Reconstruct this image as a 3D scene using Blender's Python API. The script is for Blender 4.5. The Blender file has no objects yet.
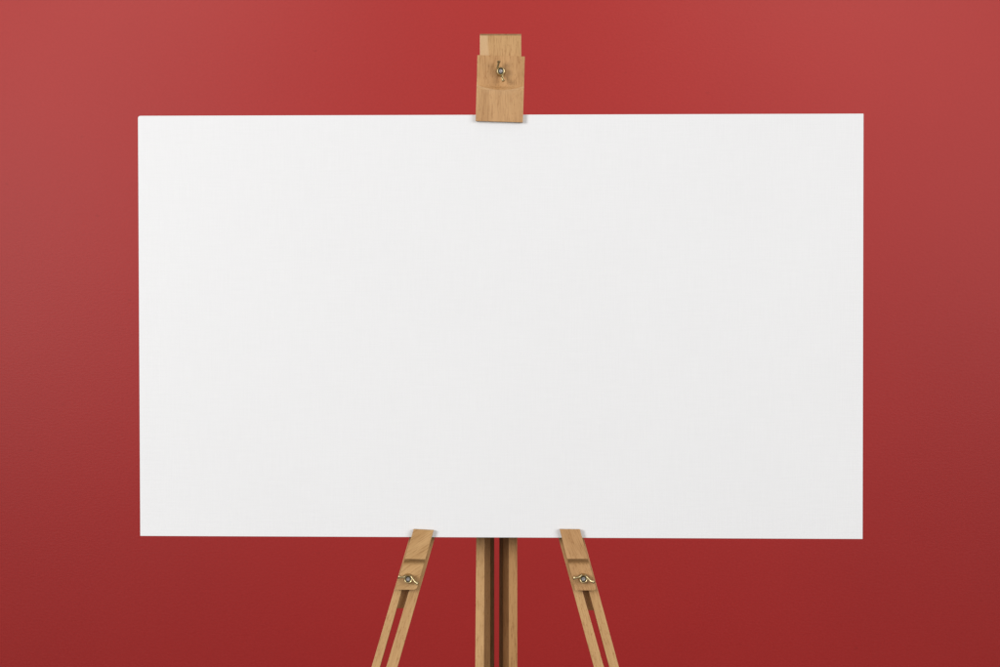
import bpy, bmesh, math
from mathutils import Vector, Matrix

# ------------------------------------------------------------------ camera, world, lamps
S = bpy.context.scene
D = 2.30                      # camera to canvas face, metres
K = 1.0 / 726.0               # metres per photo pixel on the canvas face
Z0 = 1.25                     # camera height
cam_d = bpy.data.cameras.new('camera'); cam = bpy.data.objects.new('camera', cam_d)
S.collection.objects.link(cam); S.camera = cam
cam_d.sensor_width = 36.0; cam_d.lens = 36.0 * D / (1000 * K)
cam_d.clip_start = 0.05; cam_d.clip_end = 60
cam.location = (0, -D, Z0); cam.rotation_euler = (math.radians(90), 0, 0)

W = bpy.data.worlds.new('World'); S.world = W; W.use_nodes = True
W.node_tree.nodes['Background'].inputs[0].default_value = (1.0, 0.99, 0.98, 1)
W.node_tree.nodes['Background'].inputs[1].default_value = 0.36

def softbox(name, loc, target, size, power, col=(1, .985, .965)):
    l = bpy.data.lights.new(name, 'AREA'); l.shape = 'RECTANGLE'
    l.size, l.size_y = size; l.energy = power; l.color = col
    o = bpy.data.objects.new(name, l); S.collection.objects.link(o)
    o.location = loc
    o.rotation_euler = (Vector(target) - Vector(loc)).to_track_quat('-Z', 'Y').to_euler()
    return o
softbox('softbox', (-3.0, -2.95, Z0 + .80), (0, 0.1, Z0), (1.5, 1.5), 122)
softbox('softbox', (3.0, -2.95, Z0 + .80), (0, 0.1, Z0), (2.6, 2.0), 99)
softbox('background_lamp', (-1.3, 0.4, Z0 + 1.9), (-1.1, 2.3, Z0 + .3), (1.2, .5), 20, (1, .95, .84))
softbox('background_lamp', (1.3, 0.4, Z0 + 1.9), (1.1, 2.3, Z0 + .3), (1.2, .5), 20, (1, .95, .84))
S.view_settings.view_transform = 'Standard'; S.view_settings.look = 'None'
S.view_settings.exposure = 0.0; S.view_settings.gamma = 1.0
S.view_settings.use_curve_mapping = False

# ------------------------------------------------------------------ helpers
def P(px, py, y=0.0):
    """photo pixel -> point in the room at depth y (used only to take measures off the photo)"""
    s = K * (D + y) / D
    return Vector(((px - 500) * s, y, Z0 + (333.5 - py) * s))

class NT:
    def __init__(self, name):
        self.m = bpy.data.materials.new(name); self.m.use_nodes = True
        self.t = self.m.node_tree; self.b = self.t.nodes['Principled BSDF']
    def n(self, typ, **kw):
        nd = self.t.nodes.new(typ)
        for k, v in kw.items():
            if k.startswith('i_'): nd.inputs[k[2:]].default_value = v
            else: setattr(nd, k, v)
        return nd
    def l(self, a, b): self.t.links.new(a, b)
    def coords(self, scale, rot=(0, 0, 0), loc=(0, 0, 0), src=None):
        mp = self.n('ShaderNodeMapping'); mp.inputs['Scale'].default_value = scale
        mp.inputs['Rotation'].default_value = rot; mp.inputs['Location'].default_value = loc
        if src is None:
            tc = self.n('ShaderNodeTexCoord'); src = tc.outputs['Object']
        self.l(src, mp.inputs['Vector']); return mp.outputs['Vector']
    def ramp(self, fac, stops):
        r = self.n('ShaderNodeValToRGB'); e = r.color_ramp.elements
        e[0].position, e[0].color = stops[0][0], (*stops[0][1], 1)
        e[1].position, e[1].color = stops[-1][0], (*stops[-1][1], 1)
        for p, c in stops[1:-1]:
            x = e.new(p); x.color = (*c, 1)
        self.l(fac, r.inputs['Fac']); return r.outputs['Color']
    def mix(self, mode, fac, a, b):
        m = self.n('ShaderNodeMix', data_type='RGBA', blend_type=mode)
        for s, v in ((0, fac), (6, a), (7, b)):
            if hasattr(v, 'is_linked'): self.l(v, m.inputs[s])
            else: m.inputs[s].default_value = v if s == 0 else (*v, 1)
        return m.outputs[2]
    def bump(self, h, strength, dist):
        b = self.n('ShaderNodeBump'); b.inputs['Strength'].default_value = strength
        b.inputs['Distance'].default_value = dist
        self.l(h, b.inputs['Height']); self.l(b.outputs['Normal'], self.b.inputs['Normal'])

def wood(name, light, dark, tilt=0.0, seed=0.0, bands=26.0, kerf=None, fleck=0.6, sap=None):
    """beech: fine pores and short flecks along local z, broad growth bands across"""
    w = NT(name)
    r = (0, tilt, 0)
    tc = w.n('ShaderNodeTexCoord').outputs['Object']
    base = w.coords((1, 1, 1), r, (seed, seed * .7, seed * .3), tc)
    warp = w.n('ShaderNodeTexNoise', i_Scale=9.0, i_Detail=2.0); w.l(base, warp.inputs['Vector'])
    wv = w.mix('LINEAR_LIGHT', .012, (0, 0, 0), warp.outputs['Color'])
    add = w.n('ShaderNodeVectorMath', operation='ADD'); w.l(base, add.inputs[0]); w.l(wv, add.inputs[1])
    st = w.coords((bands, bands, bands * .07), src=add.outputs[0])
    nb = w.n('ShaderNodeTexNoise', i_Scale=3.0, i_Detail=3.0, i_Roughness=.55); w.l(st, nb.inputs['Vector'])
    mid = tuple((a + b) / 2 for a, b in zip(light, dark))
    col = w.ramp(nb.outputs['Fac'], [(.30, dark), (.47, mid), (.62, light)])
    fi = w.coords((720, 720, 55), src=base)
    nf = w.n('ShaderNodeTexNoise', i_Scale=1.0, i_Detail=2.0); w.l(fi, nf.inputs['Vector'])
    fine = w.ramp(nf.outputs['Fac'], [(.28, (.66, .56, .45)), (.48, (1, 1, 1)), (.75, (1.08, 1.07, 1.05))])
    col = w.mix('MULTIPLY', .75, col, fine)
    vo = w.n('ShaderNodeTexVoronoi', i_Scale=1.0, i_Randomness=1.0)
    w.l(w.coords((420, 420, 120), (0, 0, 0), (3, 1, 7), base), vo.inputs['Vector'])
    fl = w.ramp(vo.outputs['Distance'], [(.10, (.62, .50, .38)), (.26, (1, 1, 1))])
    col = w.mix('MULTIPLY', fleck, col, fl)
    if sap:                                   # paler sapwood strip along one edge of the board
        sx = w.n('ShaderNodeSeparateXYZ'); w.l(add.outputs[0], sx.inputs[0])
        mr = w.n('ShaderNodeMapRange', interpolation_type='SMOOTHSTEP'); w.l(sx.outputs[0], mr.inputs[0])
        mr.inputs[1].default_value = sap[0] + seed + .0025; mr.inputs[2].default_value = sap[0] + seed - .0005
        mr.inputs[3].default_value = 0; mr.inputs[4].default_value = sap[1]
        col = w.mix('MIX', mr.outputs[0], col, (.64, .44, .25))
    if kerf:                                   # pale arc on the plate: a saw cut's curved edge, put in as colour
        cx, cz, rad = kerf
        d = w.n('ShaderNodeVectorMath', operation='DISTANCE')
        fl2 = w.coords((1, 0, 1), src=tc); w.l(fl2, d.inputs[0]); d.inputs[1].default_value = (cx, 0, cz)
        mr = w.n('ShaderNodeMapRange'); mr.inputs[1].default_value = rad - .0010; mr.inputs[2].default_value = rad + .0100
        w.l(d.outputs['Value'], mr.inputs[0])
        ring = w.ramp(mr.outputs[0], [(.02, (0, 0, 0)), (.16, (1, 1, 1)), (.40, (.45, .45, .45)), (.95, (.25, .25, .25))])
        bw = w.n('ShaderNodeRGBToBW'); w.l(ring, bw.inputs[0])
        sc = w.n('ShaderNodeMath', operation='MULTIPLY'); w.l(bw.outputs[0], sc.inputs[0]); sc.inputs[1].default_value = .38
        sx = w.n('ShaderNodeSeparateXYZ'); w.l(tc, sx.inputs[0])          # only on the plate, not on the hook in front of it
        gt = w.n('ShaderNodeMath', operation='GREATER_THAN'); w.l(sx.outputs[1], gt.inputs[0]); gt.inputs[1].default_value = -.019
        s2 = w.n('ShaderNodeMath', operation='MULTIPLY'); w.l(sc.outputs[0], s2.inputs[0]); w.l(gt.outputs[0], s2.inputs[1]); sc = s2
        col = w.mix('MIX', sc.outputs[0], col, (.62, .45, .27))
    w.l(col, w.b.inputs['Base Color'])
    w.b.inputs['Roughness'].default_value = .48
    w.b.inputs['Specular IOR Level'].default_value = .35
    w.bump(nf.outputs['Fac'], .25, .0006)
    return w.m

LIGHT, DARK = (.55, .335, .150), (.45, .258, .108)
WOOD = wood('beech', LIGHT, DARK)
WOOD_B = wood('beech_plank', (.53, .315, .140), (.455, .262, .110), seed=1.7, bands=16, sap=(-.0195, .58))
WOOD_KERF = wood('beech_clamp', (.515, .292, .128), (.43, .228, .092), seed=3.1, bands=20, kerf=(.001, .0635, .0755))
WOOD_CATH = wood('beech_diagonal_grain', (.56, .345, .155), (.45, .258, .105), tilt=math.radians(-38), seed=5.3, bands=22, fleck=.25)
WOOD_STR = wood('beech_straight_grain', (.52, .30, .135), (.43, .235, .098), tilt=math.radians(6), seed=8.9, bands=34)
WOOD_RED = wood('beech_reddish', (.47, .258, .106), (.39, .205, .078), seed=6.6, bands=30)
WOOD_END = wood('beech_end_grain', (.33, .19, .085), (.24, .135, .055), seed=2.2, bands=40)
PINE = wood('pine', (.60, .43, .24), (.50, .33, .16), seed=4.4, bands=14)

def metal(name, col, rough):
    w = NT(name)
    nz = w.n('ShaderNodeTexNoise', i_Scale=350.0, i_Detail=3.0); w.l(w.coords((1, 1, 1)), nz.inputs['Vector'])
    c = w.ramp(nz.outputs['Fac'], [(.3, tuple(x * .62 for x in col)), (.65, col)])
    w.l(c, w.b.inputs['Base Color']); w.b.inputs['Metallic'].default_value = 1
    w.b.inputs['Roughness'].default_value = rough
    return w.m
BRASS = metal('aged_brass', (.60, .49, .27), .42)
STEEL = metal('zinc_steel', (.62, .60, .58), .35)
DARKMETAL = metal('tarnished_brass', (.30, .24, .13), .42)

# painted wall: dull red emulsion with a roller texture and small blemishes
w = NT('red_paint')
n1 = w.n('ShaderNodeTexNoise', i_Scale=1.3, i_Detail=4.0); w.l(w.coords((1, 1, 1)), n1.inputs['Vector'])
c = w.ramp(n1.outputs['Fac'], [(.3, (.340, .0135, .0128)), (.7, (.362, .0155, .0142))])
n2 = w.n('ShaderNodeTexNoise', i_Scale=160.0, i_Detail=3.0); w.l(w.coords((1, 1, 1)), n2.inputs['Vector'])
c2 = w.ramp(n2.outputs['Fac'], [(.3, (.93, .90, .90)), (.7, (1.04, 1.06, 1.06))])
c = w.mix('MULTIPLY', .6, c, c2)
v = w.n('ShaderNodeTexVoronoi', i_Scale=7.0); w.l(w.coords((1, 1, 1.7)), v.inputs['Vector'])
sp = w.ramp(v.outputs['Distance'], [(.018, (.80, .70, .70)), (.05, (1, 1, 1))])
c = w.mix('MULTIPLY', .55, c, sp)
w.l(c, w.b.inputs['Base Color']); w.b.inputs['Roughness'].default_value = .46
w.b.inputs['Specular IOR Level'].default_value = .31
n3 = w.n('ShaderNodeTexNoise', i_Scale=90.0, i_Detail=4.0, i_Roughness=.6); w.l(w.coords((1, 1, 2.2)), n3.inputs['Vector'])
w.bump(n3.outputs['Fac'], .22, .0014)
WALL = w.m

w = NT('grey_floor')
n1 = w.n('ShaderNodeTexNoise', i_Scale=6.0, i_Detail=5.0); w.l(w.coords((1, 1, 1)), n1.inputs['Vector'])
w.l(w.ramp(n1.outputs['Fac'], [(.3, (.10, .09, .085)), (.7, (.13, .12, .11))]), w.b.inputs['Base Color'])
w.b.inputs['Roughness'].default_value = .6
FLOOR = w.m

# primed linen: warp and weft threads of uneven thickness
w = NT('primed_canvas')
va = w.n('ShaderNodeTexNoise', i_Scale=1.0, i_Detail=2.0); w.l(w.coords((560, 560, 24)), va.inputs['Vector'])
ha = w.n('ShaderNodeTexNoise', i_Scale=1.0, i_Detail=2.0); w.l(w.coords((24, 24, 560), loc=(4, 2, 1)), ha.inputs['Vector'])
big = w.n('ShaderNodeTexNoise', i_Scale=4.0, i_Detail=2.0); w.l(w.coords((1, 1, 1)), big.inputs['Vector'])
ca = w.ramp(va.outputs['Fac'], [(.3, (.982, .982, .982)), (.7, (1.0, 1.0, 1.0))])
cb = w.ramp(ha.outputs['Fac'], [(.3, (.983, .983, .983)), (.7, (1.0, 1.0, 1.0))])
cc = w.ramp(big.outputs['Fac'], [(.3, (.790, .797, .812)), (.7, (.798, .806, .821))])
col = w.mix('MULTIPLY', 1.0, w.mix('MULTIPLY', 1.0, cc, ca), cb)
w.l(col, w.b.inputs['Base Color']); w.b.inputs['Roughness'].default_value = .75
w.b.inputs['Specular IOR Level'].default_value = .2
ad = w.n('ShaderNodeMath', operation='ADD'); w.l(va.outputs['Fac'], ad.inputs[0]); w.l(ha.outputs['Fac'], ad.inputs[1])
w.bump(ad.outputs[0], .25, .0005)
CANVAS = w.m

def link(name, bm, mats, parent=None, loc=(0, 0, 0), rot=0.0, bevel=0.0, smooth=False, endcut=.93):
    """link a bmesh given in room coordinates as one object whose own z runs along its grain"""
    bmesh.ops.recalc_face_normals(bm, faces=bm.faces); bm.normal_update()
    if bevel:
        ed = [e for e in bm.edges if len(e.link_faces) == 2 and e.calc_face_angle(0) > .5]
        bmesh.ops.bevel(bm, geom=ed, offset=bevel, segments=2, affect='EDGES', profile=.6)
    bmesh.ops.recalc_face_normals(bm, faces=bm.faces)
    M = Matrix.Translation(loc) @ Matrix.Rotation(rot, 4, 'Y')
    bm.transform(M.inverted())
    bm.normal_update()
    mats = mats if isinstance(mats, (list, tuple)) else [mats]
    if len(mats) > 1:
        for f in bm.faces:
            if abs(f.normal.z) > endcut: f.material_index = 1
    me = bpy.data.meshes.new(name); bm.to_mesh(me); bm.free()
    for m in mats: me.materials.append(m)
    if smooth:
        for p in me.polygons: p.use_smooth = True
    o = bpy.data.objects.new(name, me); S.collection.objects.link(o)
    if parent is not None:
        o.parent = parent
        o.matrix_parent_inverse = parent.matrix_world.inverted()
    o.matrix_world = M
    bpy.context.view_layer.update()
    return o

def prism(bm, pts, y0, y1):
    """outline (x,z) pushed from depth y0 to y1"""
    a = [bm.verts.new((x, y0, z)) for x, z in pts]; b = [bm.verts.new((x, y1, z)) for x, z in pts]
    n = len(pts)
    bm.faces.new(a); bm.faces.new(b[::-1])
    for i in range(n): bm.faces.new((a[i], b[i], b[(i + 1) % n], a[(i + 1) % n]))
    return bm

def box(x0, x1, y0, y1, z0, z1):
    return prism(bmesh.new(), [(x0, z0), (x1, z0), (x1, z1), (x0, z1)], y0, y1)

def thing(name, label, cat, loc):
    o = bpy.data.objects.new(name, None); S.collection.objects.link(o); o.location = loc
    o['label'] = label; o['category'] = cat; o.empty_display_size = .1
    bpy.context.view_layer.update(); return o

# ------------------------------------------------------------------ the setting
YW = 2.3
bm = box(-4, 4, YW, YW + .15, 0, 3.6)
o = link('wall', bm, WALL, loc=(0, YW, 0)); o['kind'] = 'structure'; o['label'] = 'plain matt red painted wall behind the easel'
bm = box(-4, 4, -4, YW, -.1, 0)
o = link('floor', bm, FLOOR); o['kind'] = 'structure'; o['label'] = 'plain dark grey floor under the easel'

# ------------------------------------------------------------------ the easel
easel = thing('easel', 'light beech wood tripod easel with brass wing nuts holding the blank canvas', 'easel', (0, .2, 0))
YL0, YL1 = .0225, .0560            # front and back of the legs
YR = .0566                         # front of the mast rails

def frustum_y(bm, cx, cz, rings, seg=24):
    prev = None
    for r, y in rings:
        cur = [bm.verts.new((cx + r * math.cos(2 * math.pi * i / seg), y, cz + r * math.sin(2 * math.pi * i / seg))) for i in range(seg)]
        if prev:
            for i in range(seg): bm.faces.new((prev[i], prev[(i + 1) % seg], cur[(i + 1) % seg], cur[i]))
        else: bm.faces.new(cur)
        prev = cur
    bm.faces.new(prev[::-1])

def wing(bm, path, ylo, yhi, th):
    """an ear of the nut: ribbon along path (x,z), from depth ylo to yhi at each station, rounded tip"""
    n = len(path); sec = []
    for i, (x, z) in enumerate(path):
        a = Vector(path[max(i - 1, 0)]); b = Vector(path[min(i + 1, n - 1)])
        t = (b - a).normalized(); nn = Vector((-t.y, t.x)) * th[i]
        h = [(nn * s) for s in (1, -1)]
        y0, y1 = ylo[i], yhi[i]; e = (y1 - y0) * .22
        e = min(e, .0009)
        ring = [(x + h[0].x * .35, y0, z + h[0].y * .35), (x + h[0].x, y0 + e, z + h[0].y), (x + h[0].x, y1 - e, z + h[0].y), (x + h[0].x * .6, y1, z + h[0].y * .6),
                (x + h[1].x * .6, y1, z + h[1].y * .6), (x + h[1].x, y1 - e, z + h[1].y), (x + h[1].x, y0 + e, z + h[1].y), (x + h[1].x * .35, y0, z + h[1].y * .35)]
        sec.append([bm.verts.new(p) for p in ring])
    for a, b in zip(sec, sec[1:]):
        for i in range(8): bm.faces.new((a[i], a[(i + 1) % 8], b[(i + 1) % 8], b[i]))
    bm.faces.new(sec[0]); bm.faces.new(sec[-1][::-1])

def wing_nut(c, yp, tips, parent, tall):
    """c: pixel centre, yp: plate face depth, tips: pixel offsets of the two ears (with a bend point each)"""
    o = P(*c, yp); k = K
    wsh = bmesh.new(); frustum_y(wsh, o.x, o.z, [(.0066, yp - .0002), (.0066, yp - .0012), (.0060, yp - .0016)])
    wsh = link('washer', wsh, DARKMETAL, parent, loc=(o.x, yp, o.z), smooth=False)
    hub = bmesh.new()
    frustum_y(hub, o.x, o.z, [(.0068, yp - .0017), (.0067, yp - .0030), (.0059, yp - .0065), (.0054, yp - .0098), (.0050, yp - .0104), (.0043, yp - .0101), (.0041, yp - .005)])
    for pts in tips:
        path = [(o.x + dx * k, o.z - dz * k) for dx, dz in pts]
        # smooth the path
        fine = []
        for i in range(len(path) - 1):
            for s in range(4):
                t = s / 4; p0 = Vector(path[max(i - 1, 0)]); p1 = Vector(path[i]); p2 = Vector(path[i + 1]); p3 = Vector(path[min(i + 2, len(path) - 1)])
                q = .5 * ((2 * p1) + (p2 - p0) * t + (2 * p0 - 5 * p1 + 4 * p2 - p3) * t * t + (3 * p1 - p0 - 3 * p2 + p3) * t ** 3)
                fine.append((q.x, q.y))
        fine.append(path[-1]); n = len(fine)
        u = [i / (n - 1) for i in range(n)]
        hi = [yp - .0055 - .0005 * t - (.004 * max(0, t - .3)) for t in u]            # plate side of the ear
        lo = [yp - .0085 - tall * (t ** 1.1) + (.003 * max(0, (t - .85) / .15) ** 2) for t in u]
        th = [.00135 + .00125 * math.exp(-((t - .90) / .10) ** 2) - (.0007 if t > .985 else 0) for t in u]
        wing(hub, fine, lo, hi, th)
    nut = link('wing_nut', hub, BRASS, parent, loc=(o.x, yp, o.z), smooth=True)
    nut.modifiers.new('edge', 'EDGE_SPLIT').split_angle = math.radians(40)
    b = bmesh.new()
    frustum_y(b, o.x, o.z, [(.0031, yp - .002), (.0031, yp - .0098), (.0026, yp - .0108), (.0010, yp - .0108), (.0008, yp - .0102)], 16)
    link('bolt', b, STEEL, parent, loc=(o.x, yp, o.z))
    return nut

# --- legs: two rails held apart by a slot, a filling block high up in the slot
def lerp_line(xb, slope, py): return xb + slope * (667 - py)
def make_leg(left, slot_l, slot_r, right, block_py, label=None):
    top, bot = 412.0, 333.5 + Z0 / (K * (D + YL0) / D)
    def pt(line, py): p = P(lerp_line(*line, py), py, YL0); return (p.x, p.z)
    bm = bmesh.new()
    prism(bm, [pt(left, bot), pt(slot_l, bot), pt(slot_l, top), pt(left, top)], YL0, YL1)
    prism(bm, [pt(slot_r, bot), pt(right, bot), pt(right, top), pt(slot_r, top)], YL0, YL1)
    c = Vector(((pt(left, 600)[0] + pt(right, 600)[0]) / 2, YL0, pt(left, 600)[1]))
    ang = math.atan(-(left[1] + right[1]) / 2) * -1
    leg = link('leg', bm, [WOOD, WOOD_END], easel, loc=c, rot=ang, bevel=.0008)
    bm = bmesh.new()
    def ins(line, py, d): x, z = pt(line, py); return (x + d, z)
    prism(bm, [ins(slot_l, block_py, .0003), ins(slot_r, block_py, -.0003), ins(slot_r, top + 2, -.0003), ins(slot_l, top + 2, .0003)], YL0 + .011, YL1 - .001)
    link('slot_block', bm, WOOD, leg, loc=c, rot=ang)
    return leg
leg_l = make_leg((371.5, .2935), (379.9, .2870), (386.2, .2990), (397.5, .2885), 609.5)
leg_r = make_leg((593.8, -.2735), (604.0, -.2830), (609.3, -.2700), (619.0, -.2735), 611.5)

# --- mast: two grooved rails
def mast_rail(xs_top, xs_bot):
    """xs: outer edge, front/mid step, mid/deep step, inner edge in photo pixels at y 545 and y 667"""
    ys = (YR, YR + .038, YR + .064, YR + .076)
    bot = 333.5 + Z0 / (K * (D + YR) / D)
    ring = []
    for py in (225.0, bot):
        t = (py - 545) / 122
        x = [a + (b - a) * t for a, b in zip(xs_top, xs_bot)]
        z = P(500, py, YR).z
        q = [P(x[0], py, ys[0]).x, P(x[1], py, ys[0]).x, P(x[2], py, ys[1]).x, P(x[3], py, ys[2]).x]
        ring.append([(q[0], ys[0], z), (q[1], ys[0], z), (q[1], ys[1], z), (q[2], ys[1], z), (q[2], ys[2], z), (q[3], ys[2], z), (q[3], ys[3], z), (q[0], ys[3], z)])
    bm = bmesh.new(); A = [bm.verts.new(p) for p in ring[0]]; B = [bm.verts.new(p) for p in ring[1]]
    bm.faces.new(A); bm.faces.new(B[::-1])
    for i in range(8): bm.faces.new((A[i], A[(i + 1) % 8], B[(i + 1) % 8], B[i]))
    c = P((xs_top[0] + xs_top[1]) / 2, 545, YR)
    return link('mast_rail', bm, [WOOD_RED if xs_top[0] > 500 else WOOD, WOOD_END], easel, loc=c, bevel=.0007)
mast_rail((476.2, 484.6, 490.4, 494.2), (475.2, 483.9, 490.2, 494.2))
mast_rail((517.3, 508.8, 503.0, 499.3), (517.4, 508.9, 502.9, 499.1))

# cross bar and rear leg, behind the canvas
a = P(452, 392, YL0); b = P(548, 409, YL0)
link('cross_bar', box(a.x, b.x, YL0, YL1, b.z, a.z), [WOOD_B, WOOD_B], easel, loc=((a.x + b.x) / 2, YL0, a.z), bevel=.001)
for s in (-1, 1):
    bm = bmesh.new()
    x0, x1 = sorted((s * .0125, s * .0285))
    q = [(.142, 1.24), (.170, 1.24), (.66, 0), (.632, 0)]
    A = [bm.verts.new((x0 - .003, y, z)) for y, z in q]; B = [bm.verts.new((x1 - .003, y, z)) for y, z in q]
    bm.faces.new(A); bm.faces.new(B[::-1])
    for i in range(4): bm.faces.new((A[i], A[(i + 1) % 4], B[(i + 1) % 4], B[i]))
    link('rear_leg', bm, [WOOD, WOOD_END], easel, loc=(0, .12, 1.24), bevel=.0008)
bm = bmesh.new(); frustum_y(bm, 0, 0, [(.005, -.05), (.005, .05)])
bm.transform(Matrix.Translation((-.003, .161, 1.21)) @ Matrix.Rotation(math.radians(90), 4, 'Z'))
link('hinge_pin', bm, STEEL, easel, loc=(-.003, .161, 1.21))

# --- sliding top bar of the mast
a = P(479.9, 33.4, YL0); b = P(521.3, 389, YL0)
bm = bmesh.new()
q = [(YL0 + .0035, a.z), (YL1, a.z), (YL1, b.z), (YL0, b.z), (YL0, a.z - .0030)]      # planed chamfer on the top front edge
A = [bm.verts.new((a.x, y, z)) for y, z in q]; B = [bm.verts.new((b.x, y, z)) for y, z in q]
bm.faces.new(A); bm.faces.new(B[::-1])
for i in range(5): bm.faces.new((A[i], A[(i + 1) % 5], B[(i + 1) % 5], B[i]))
top_bar = link('top_bar', bm, [WOOD_B, WOOD_END], easel, loc=((a.x + b.x) / 2, YL0, a.z), bevel=.0005, endcut=.4)

# --- clips: an L-shaped hook cut from one block, plate held by the wing nut, lip over the canvas edge
def clip(name, sections, profile, mats, loc, rot, round_edge=None):
    """profile: list of (depth, photo row); sections(row, depth) -> left x, right x, z of left, z of right"""
    bm = bmesh.new(); A = []; B = []
    for y, py in profile:
        l, r = sections(py, y); A.append(bm.verts.new(l)); B.append(bm.verts.new(r))
    n = len(A)
    bm.faces.new(A); bm.faces.new(B[::-1])
    for i in range(n): bm.faces.new((A[i], A[(i + 1) % n], B[(i + 1) % n], B[i]))
    if round_edge:
        i, j = round_edge
        e = [e for e in B[i].link_edges if e.other_vert(B[i]) is B[j]]
        bmesh.ops.bevel(bm, geom=e, offset=.0042, segments=5, affect='EDGES', profile=.5)
    return link(name, bm, mats, easel, loc=loc, rot=rot, bevel=.0006)

YPL = .0115      # plate face
YLIP = -.0062    # face of the hook
def fillet(py_step, sgn):
    """concave run-out of the saw between hook and plate, as (depth, row)"""
    d = YPL - YLIP; out = [(YLIP + .0035, py_step)]
    for i in range(1, 7):
        a = i / 6 * math.pi / 2
        out.append((YLIP + .0035 + (d - .0035) * math.sin(a), py_step + sgn * 6.0 * (1 - math.cos(a))))
    return out

def lower_clip(tl, tr, bl, br, nut, tips, mats, rot):
    top, step, bot = 529.2, 559.0, (bl[1] + br[1]) / 2
    def sec(py, y):
        t = (py - top) / (bot - top)
        # widths were read off at the depth of each face; between them follow the leg's slope
        yy = YLIP if py <= step + 1e-3 else y
        yref = YLIP if py < step + .5 else YPL
        lx = tl[0] + (bl[0] - tl[0]) * t; rx = tr[0] + (br[0] - tr[0]) * t
        L = P(lx, py, yref); R = P(rx, py + (tr[1] - tl[1]) * (1 - t), yref)
        return (L.x, y, L.z), (R.x, y, R.z)
    seat = 539.6
    prof = [(YLIP, top), (-.0012, top), (-.0012, seat), (YL0 - .0004, seat), (YL0 - .0004, bot), (YPL, bot)]
    fl = fillet(step, 1)
    prof += fl[::-1] + [(YLIP, step)]
    c = P((tl[0] + tr[0] + bl[0] + br[0]) / 4, 560, 0)
    o = clip('canvas_clip', sec, prof, mats, c, rot, round_edge=(4, 5))
    wing_nut(nut, YPL, tips, o, .0090)
    return o
lower_clip((413.6, 529), (433.7, 530.0), (395.6, 589.5), (416.6, 590.2), (408.5, 578.2),
           [[(-2.0, -3.4), (-4.6, -2.2), (-7.4, -2.2), (-10.2, -2.9)], [(1.6, -3.8), (4.0, -1.6), (6.8, 1.9), (10.6, 4.4)]], [WOOD_CATH, WOOD_END], math.radians(17))
lower_clip((559.6, 529), (580.0, 529.2), (575.4, 590.4), (596.6, 590.6), (583.1, 578.0),
           [[(-1.2, -4.0), (-4.4, -2.2), (-7.4, -1.5), (-10.6, -1.5)], [(1.5, -3.8), (4.4, -1.2), (7.0, 1.3), (11.3, 2.8)]], [WOOD_STR, WOOD_END], math.radians(-16))

# top clamp: plate above, hook below
def sec(py, y):
    t = (py - 55) / (121.5 - 55)
    yref = YLIP if py > 89 else YPL
    L = P(477.4 + (475.6 - 477.4) * t, py - .4, yref); R = P(524.9 + (522.9 - 524.9) * t, py + 1.0, yref)
    return (L.x, y, L.z), (R.x, y, R.z)
step = 90.0; seat = 113.2
prof = [(YLIP, 121.4), (-.0012, 121.4), (-.0012, seat), (YL0 - .0004, seat), (YL0 - .0004, 55.4), (YPL, 55.4)]
prof += fillet(step, -1)[::-1] + [(YLIP, step)]
clamp = clip('top_clamp', sec, prof, [WOOD_KERF, WOOD_END], P(500.3, 82, YPL), math.radians(1))
wing_nut((500.8, 72.2), YPL, [[(-3.4, -2.6), (-3.0, -5.0), (-2.2, -7.4), (-2.0, -9.8)], [(1.6, 3.4), (1.3, 6.0), (1.9, 8.4), (2.8, 10.8)]], clamp, .0095)

# ------------------------------------------------------------------ the canvas
cor = [P(137.9, 115.8), P(863.6, 113.6), P(862.7, 539.1), P(140.2, 536.0)]     # tl tr br bl
bm = bmesh.new()
T = .0205
pts = []
def edge(a, b, n): return [a.lerp(b, i / n) for i in range(n)]
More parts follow.
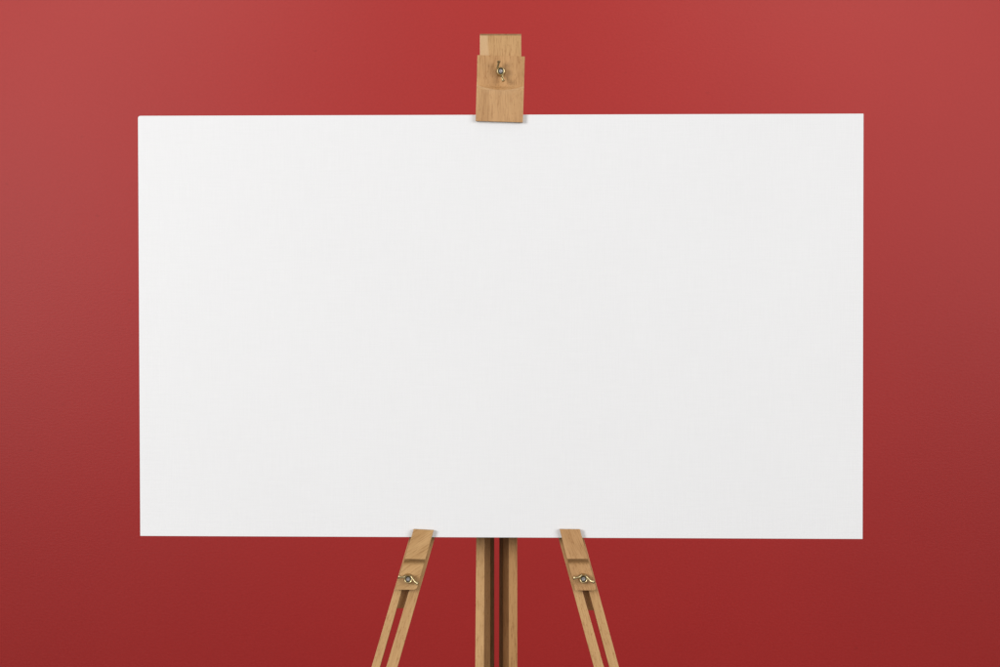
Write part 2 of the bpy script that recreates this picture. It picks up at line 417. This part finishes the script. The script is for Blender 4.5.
# small round at the top left corner where the folded cloth is thick
tl = cor[0]
ring = []
for i in range(5):
    a = math.pi / 2 * i / 4; r = .0032
    ring.append(Vector((tl.x + r - r * math.cos(a), 0, tl.z - r + r * math.sin(a))))
ring += [cor[1], cor[2], cor[3]]
pts = [(p.x, p.z) for p in ring]
cx = sum(p.x for p in cor) / 4; cz = sum(p.z for p in cor) / 4
F = [bm.verts.new((x, 0, z)) for x, z in pts]; Bk = [bm.verts.new((x, T, z)) for x, z in pts]
ti = .0012
def shrink(x, z): return (x - math.copysign(ti, x - cx), z - math.copysign(ti, z - cz))
I0 = [bm.verts.new((shrink(x, z)[0], T, shrink(x, z)[1])) for x, z in pts]
I1 = [bm.verts.new((shrink(x, z)[0], ti, shrink(x, z)[1])) for x, z in pts]
n = len(pts)
bm.faces.new(F); bm.faces.new(I1)
for i in range(n):
    j = (i + 1) % n
    bm.faces.new((F[i], F[j], Bk[j], Bk[i])); bm.faces.new((Bk[i], Bk[j], I0[j], I0[i])); bm.faces.new((I0[i], I0[j], I1[j], I1[i]))
canvas = link('canvas', bm, CANVAS, loc=(cx, 0, cz), bevel=.0005)
canvas['label'] = 'large blank white stretched canvas held upright on the wooden easel'
canvas['category'] = 'canvas'
x0, x1 = cor[3].x + .0045, cor[2].x - .003; z1, z0 = cor[1].z - .0065, cor[3].z + .003
wd = .042; yb0, yb1 = .0045, T - .0005
link('stretcher_bar', box(x0, x1, yb0, yb1, z1 - wd, z1), PINE, canvas, loc=(0, yb0, z1), rot=math.radians(90), bevel=.001)
link('stretcher_bar', box(x0, x1, yb0, yb1, z0, z0 + wd), PINE, canvas, loc=(0, yb0, z0), rot=math.radians(90), bevel=.001)
link('stretcher_bar', box(x0, x0 + wd, yb0, yb1, z0 + wd + .0003, z1 - wd - .0003), PINE, canvas, loc=(x0, yb0, cz), bevel=.001)
link('stretcher_bar', box(x1 - wd, x1, yb0, yb1, z0 + wd + .0003, z1 - wd - .0003), PINE, canvas, loc=(x1, yb0, cz), bevel=.001)
